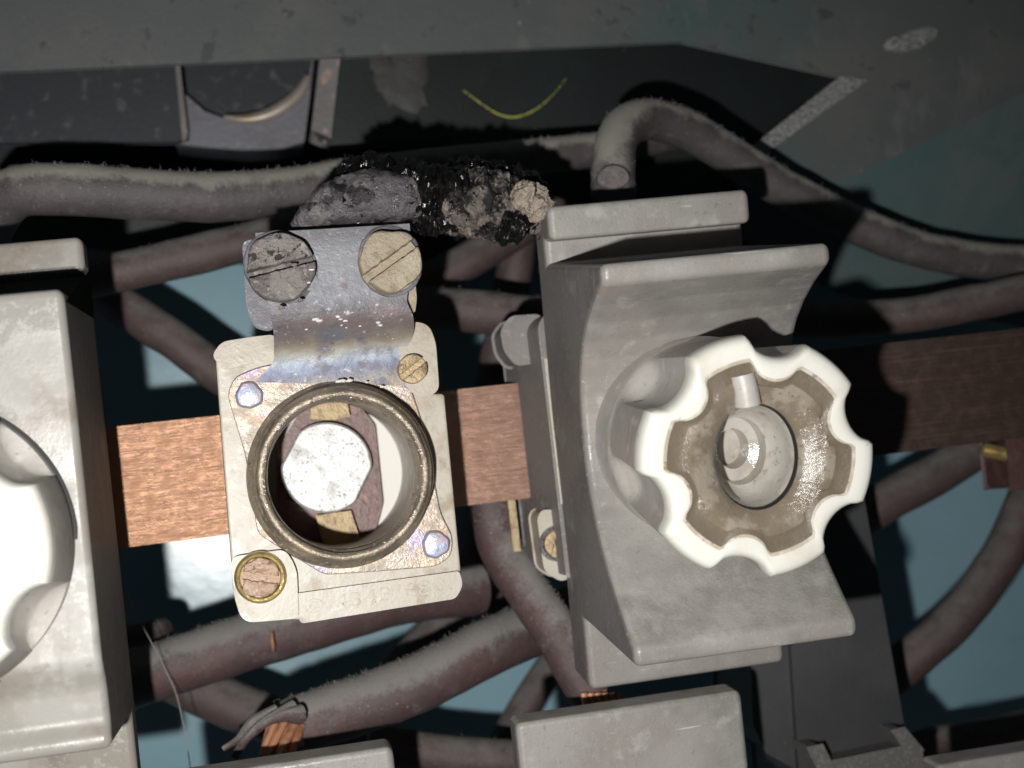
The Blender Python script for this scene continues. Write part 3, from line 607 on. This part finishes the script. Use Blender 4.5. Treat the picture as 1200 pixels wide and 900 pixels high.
bm = bmesh.new(); rnd = random.Random(21)
for _ in range(650):
    u = rnd.uniform(400, 632); v = 235+rnd.gauss(0, 17)+(u-515)*.06; c = P(u, v, 28+rnd.uniform(-1, 1.6)-abs(v-235)*.09)
    s = rnd.uniform(.12, .5); ax = Vector((rnd.gauss(0, 1), rnd.gauss(0, 1), rnd.gauss(0, 1))).normalized(); b_ = ax.orthogonal()
    v3 = [bm.verts.new(c+(Matrix.Rotation(a, 3, ax) @ b_)*s*rnd.uniform(.6, 1.5)) for a in (0, 2.1, 4.2)]+[bm.verts.new(c+ax*s*.6)]
    mi = 0 if rnd.random() < .93 else (1 if rnd.random() < .6 else 2)
    for f3 in ((0, 1, 2), (0, 1, 3), (1, 2, 3), (2, 0, 3)):
        f = bm.faces.new([v3[i] for i in f3]); f.material_index = mi
o = obj('char_flakes', bm, [M['char'], M['ash'], M['tan_ash']], B, smooth=10); o['kind'] = 'stuff'

# ------------------------------------------------------------------ fuse covers and caps
def inset(poly, r):
    """move every side of a counter-clockwise polygon inwards by r"""
    area = sum(poly[k-1][0]*poly[k][1]-poly[k][0]*poly[k-1][1] for k in range(len(poly)))
    sg = 1 if area > 0 else -1; out = []
    for k in range(len(poly)):
        a, b, c = Vector(poly[k-1]), Vector(poly[k]), Vector(poly[(k+1) % len(poly)])
        d1, d2 = (b-a).normalized(), (c-b).normalized()
        n1, n2 = Vector((-d1.y, d1.x))*sg, Vector((-d2.y, d2.x))*sg
        out.append(tuple(b+(n1+n2)*(r/max(.35, 1+n1.dot(n2)))))
    return out
def cover_bm(W, ztf, zbf, ztl, zbl, dl, dc, ts=6, lipt=2.8, fl=5.2, fb=8.2, front=None, r=1.15):
    """moulded cover: flanges above and below, a front between two lips (concave, or the given (depth, z) list); local axes, y towards the back"""
    N = 18
    prof = [(ts, ztf), (0, ztf), (0, ztf-fl), (4.2, ztf-fl-.1), (4.2, ztl+.4)]; rad = [.3, .9, .7, .2, .2]
    if front:
        prof += [(-d_, z) for d_, z in front]; rad += [1.1]+[.8]*(len(front)-2)+[1.0]
    else:
        prof += [(-dl, ztl), (-dl, ztl-lipt)]; rad += [.9, .9]
        za, zb = ztl-lipt, zbl+lipt
        for i in range(1, N):
            x = 2*i/N-1; prof.append((-(dc+(dl-dc)*abs(x)**(3.0 if x < 0 else 1.9)), za+(zb-za)*i/N)); rad.append(.4)
        prof += [(-dl, zbl+lipt), (-dl, zbl)]; rad += [.9, .9]
    prof += [(0, zbl-.6), (0, zbf), (ts, zbf)]; rad += [.5, .9, .3]
    rings = []; K = 5
    st = []
    for k in range(K+1):
        a = math.pi/2*k/K; st.append((r*(1-math.cos(a)), r*(1-math.sin(a))))
    st = st+[(W-x, q) for x, q in reversed(st)]
    for x, q in st:
        p = rounded(inset(prof, q) if q > 1e-6 else prof, rad, 3)
        rings.append([(x, y, z) for y, z in p])
    return loft(rings, mi=[1, 1]+[0]*(len(rings)-4)+[1, 1])
def cap_parts(parent, cx, cz, y0, cf, cr, R, phase, hx, hz, nn=6, clean=False, fl_=.93):
    """scalloped porcelain screw cap: local axes, front at y=-cf, rear flange at y=-cr, pressed into y=-y0"""
    L = cf-cr; NA = 192
    def sc(a, amt):                      # scallop cut depth at angle a
        d = 0
        for k in range(nn):
            da = (a-phase-k*2*math.pi/nn+math.pi) % (2*math.pi)-math.pi
            w_ = .25
            if abs(da) < w_: d = max(d, math.sqrt(1-(da/w_)**2)*.172*R)
        return d*amt
    rings = []; mi = []
    def ring(rad, y, amt, mat_i, shape='r', squash=1):
        rg = []
        for k in range(NA):
            a = 2*math.pi*k/NA
            rr = rad-sc(a, amt)
            if shape == 'h': x, z = rad*hx*math.cos(a), rad*hz*math.sin(a)
            else: x, z = rr*math.cos(a), rr*math.sin(a)
            rg.append((cx+x, y, cz+z))
        rings.append(rg); mi.append(mat_i)
    R1 = R*fl_
    ring(R1*1.0, -y0+1, 0, 1); ring(R1, -cr+.6, 0, 1); ring(R1*.99, -cr, 0, 1); ring(R1*.985, -cr-.3, .0, 1)
    k_ = (cf-cr-3.2)/14.8
    ring(R1*.985, -cr-1.2*k_, .25, 1); ring(R1*.99, -cr-2.4*k_, .75, 1); ring(R1*1.0, -cr-4*k_, 1.0, 1)
    ring(R*1.0, -cf+3.2, 1, 1); ring(R, -cf+2.0, 1, 0); ring(R*.99, -cf+1.0, 1, 0); ring(R*.965, -cf+.35, 1, 0); ring(R*.93, -cf+.05, 1, 0)
    ring(R*.88, -cf, .98, 0); ring(R*.815, -cf+.12, .95, 0); ring(R*.785, -cf+.22, .92, 6); ring(R*.755, -cf+.3, .87, 2)
    ring(R*.71, -cf+.4, .7, 2); ring(R*.65, -cf+.45, .4, 2); ring(R*.60, -cf+.2, .1, 3); ring(R*.56, -cf+.35, 0, 3)
    for q, y, i in ((1.12, .9, 3), (1.0, 1.6, 3), (.985, 2.3, 5), (.96, 2.45, 5), (.93, 4, 4), (.88, 6.5, 4), (.72, 8, 4), (.66, 8.3, 4), (.62, 10.5, 4), (.40, 11, 4), (.36, 14, 4)):
        ring(q, -cf+y, 0, i, 'h')
    bm = loft(rings, mi=mi[1:]+[4], cap0=False)
    o = obj('screw_cap', bm, [M['cap'], M['cap_side'], M['cap' if clean else 'cap_dirt'], M['cap' if clean else 'cap_ring'], M['cap_hole'], M['black_gap'], M['cap' if clean else 'cap_edge']], parent, local=True, smooth=40)
    return o
def holder(name, label, loc, rot, W, ztf, zbf, ztl, zbl, dl, dc, cap, covm, group=None, front=None):
    t = thing(name, label, 'fuse holder', loc, rot, group)
    obj('cover', cover_bm(W, ztf, zbf, ztl, zbl, dl, dc, ts=6 if front else 11, front=front), covm, t, local=True, smooth=50, wn=True)
    cx, cz, cf, cr, R, ph, hx, hz = cap
    # black ring added to draw the shade of the gap round the cap
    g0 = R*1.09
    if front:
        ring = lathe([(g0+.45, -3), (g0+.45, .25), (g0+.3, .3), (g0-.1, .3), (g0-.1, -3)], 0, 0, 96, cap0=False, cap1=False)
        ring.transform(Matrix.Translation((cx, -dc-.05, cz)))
        obj('gap_shade_ring', ring, M['black_gap'], t, local=True)
    c = cap_parts(t, cx, cz, dc-3, cf, cr, R, ph, hx, hz, 5 if front else 6, bool(front), 1.09 if front else .93)
    return t, c
rx = .124
tr, capr = holder('fuse_holder', 'grey fuse holder with dirty white scalloped cap and open hole at right', (46.1, -25, -1.9), (rx, .0, 0), 32.5, 35.8, -40.1, 26.7, -28.2, 30.7, 11.4,
                  (16.6, 0, 40.8, 19.0, 16.0, math.radians(16), 5.7, 7.0), [M['bakelite'], M['bakelite_side']])
# groove from the hole towards the rim of the cap
bm = loft(tube_rings(catmull([Vector((15.7, -39.9, 7)), Vector((15.5, -40.0, 9)), Vector((15.2, -39.9, 11.0))], 12), lambda s: 1.75-.1*s, 16))
obj('finger_rib', bm, M['cap_side'], capr, local=True)
# base of the right holder, clamped on the bus bar
def base_side():
    T2 = tr
    t2 = []
    o = P(605, 500, -4); xl = o.x-.4
    def add(name, bm, m, bev=.5): 
        bm.transform((Matrix.Translation(Vector((46.1, -25, -1.9))) @ Matrix.Rotation(rx, 4, 'X')).inverted())
        return obj(name, bm, m, tr, local=True, bevel=bev)
    xf = P(646, 500, 15).x
    ol = lambda x: rounded([(x, -24), (x, 16.8), (x+1.8, 18.6), (xl+34, 18.6), (xl+34, -24)], [.5, 2, 1, 2, 2])
    add('ceramic_body', loft([[(x, -h, z) for x, z in ol(xx)] for xx, h in ((xl, -6), (xf, 15))]), M['bakelite_side'])
    add('ceramic_rim', box(xf+.3, xf+1.6, 11, 15.5, -12, 11), M['ceramic'], .3)
    add('bus_clamp', prism(rounded(px([(590, 388), (600, 374), (632, 372), (640, 420), (606, 425), (594, 410)], 8), .8), -2, 8), M['bakelite_side'], .6)
    add('screw_boss', prism(rounded(px([(632, 608), (636, 600), (668, 600), (670, 672), (658, 679), (640, 668)], 10), 1), 2, 10.2), M['ceramic'], .4)
    c = P(653, 637, 10.5); r = MM(18, 10.5)
    bm = lathe([(r*1.2, 9.8), (r*1.18, 10.8), (r*1.05, 11.1), (r*.95, 10.8), (r*.92, 9.5)], c.x, c.z, 40, cap0=False, cap1=False); add('screw_collar', bm, M['zinc'], 0)
    add('mounting_screw', slotted(bmesh.new(), c.x, c.z, r*.9, 9.4, 10.9, 1.2, .18, deep=.6), M['screw_brass'], 0)
    add('yellow_strip', box(P(598, 610, -3).x, P(604, 610, -3).x, -6, -2, P(600, 645, -3).z, P(600, 585, -3).z), M['screw_brass'], .2)
base_side()

zz = lambda u, v, h: P(u, v, h).z
hF = 25+28.5
front = [(28.5, zz(88, 336, hF)), (28.1, zz(91, 400, hF)), (27.7, zz(100, 560, hF)), (28.2, zz(118, 700, hF)), (28.5, zz(125, 772, hF)), (26.4, zz(126, 805, hF-1)), (26.0, zz(128, 845, hF-2)), (27.2, zz(129, 863, hF-1)), (26.9, zz(130, 878, hF-1))]
xr = P(97, 560, hF).x; zc = P(100, 622, hF).z
WL = 44
tl, capl = holder('fuse_holder', 'glossy stained fuse holder with bright white cap cut off by the left edge', (xr-WL, -25, 0), (0, 0, 0), WL, zz(90, 277, 25), zz(140, 930, 25), front[0][1], front[-1][1], 28.6, 27.6,
                  (WL-1.0-19.6, zc, 37.5, 28.6, 17.3, math.radians(38), 6, 7), [M['bakelite_gloss'], M['bakelite_side']], front=front)
ob2 = prism([(3, -24), (41, -24), (41, 18), (3, 18)], -31, -4); obj('ceramic_body', ob2, M['bakelite_side'], tl, local=True, bevel=.6)

# lower row: tops of the next holders
def lower(label, u, v, W):
    p = P(u, v, 25)
    t = thing('lower_fuse_holder', label, 'fuse holder', (p.x, -25, p.z-35.8), (rx*.4, 0, 0), 'lower row of fuse holders')
    obj('cover', cover_bm(W, 35.8, -40, 20, -28.2, 30.7, 11.4, fl=13), [M['bakelite'], M['bakelite_side']], t, local=True, smooth=50, wn=True)
    cap_parts(t, W/2, 0, 8.4, 40.8, 22, 15.2, .3, 5.3, 6.6)
lower('top flange of grey fuse holder below the right one, broad and scratched', 601, 846, 36)
lower('grey fuse holder top peeking in at bottom edge under the stripped cable', 180, 914, 35)
lower('sliver of fuse holder top in the bottom right corner', 1092, 895, 36)

# black plastic carrier at lower right
K = thing('plastic_bracket', 'black plastic bus bar bracket with a dusty forked end at lower right', 'bracket', P(980, 760, 0))
obj('bracket_body', prism(px([(925, 560), (1002, 540), (1062, 880), (1066, 990), (945, 990), (930, 760)], -8), -34, -8), M['black_plastic'], K, bevel=.5)
obj('side_step', prism(px([(876, 600), (932, 580), (945, 905), (900, 880), (886, 850)], -11), -34, -11), M['black_plastic'], K, bevel=.5)
for pts in ([(946, 876), (962, 873), (978, 905), (962, 908)], [(1045, 856), (1058, 853), (1079, 878), (1064, 884)]):
    obj('fork_prong', prism(px(pts, -2), -12, -1.5), M['plastic_edge'], K, bevel=.3)
obj('fork_bridge', prism(px([(972, 894), (1074, 873), (1079, 880), (1084, 960), (985, 960)], -1.8), -12, -1.8), M['plastic_edge'], K, bevel=.4)
# terminal clamp at the right end of the bus bar
t = thing('bus_clamp', 'brown clamp with a small brass screw under the bus bar at right edge', 'clamp', P(1190, 545, -6))
obj('clamp_block', prism(px([(1181, 515), (1240, 505), (1245, 568), (1186, 572)], -6), -16, -6), M['contact'], t, bevel=.5)
pa = [P(1150, 526, -8), P(1186, 534, -8)]
obj('threaded_screw', loft(tube_rings([pa[0].lerp(pa[1], i/60) for i in range(61)], lambda s: (1.25+.16*math.sin(s*75))*(min(1, .5+s*8)), 16)), M['gold'], t)
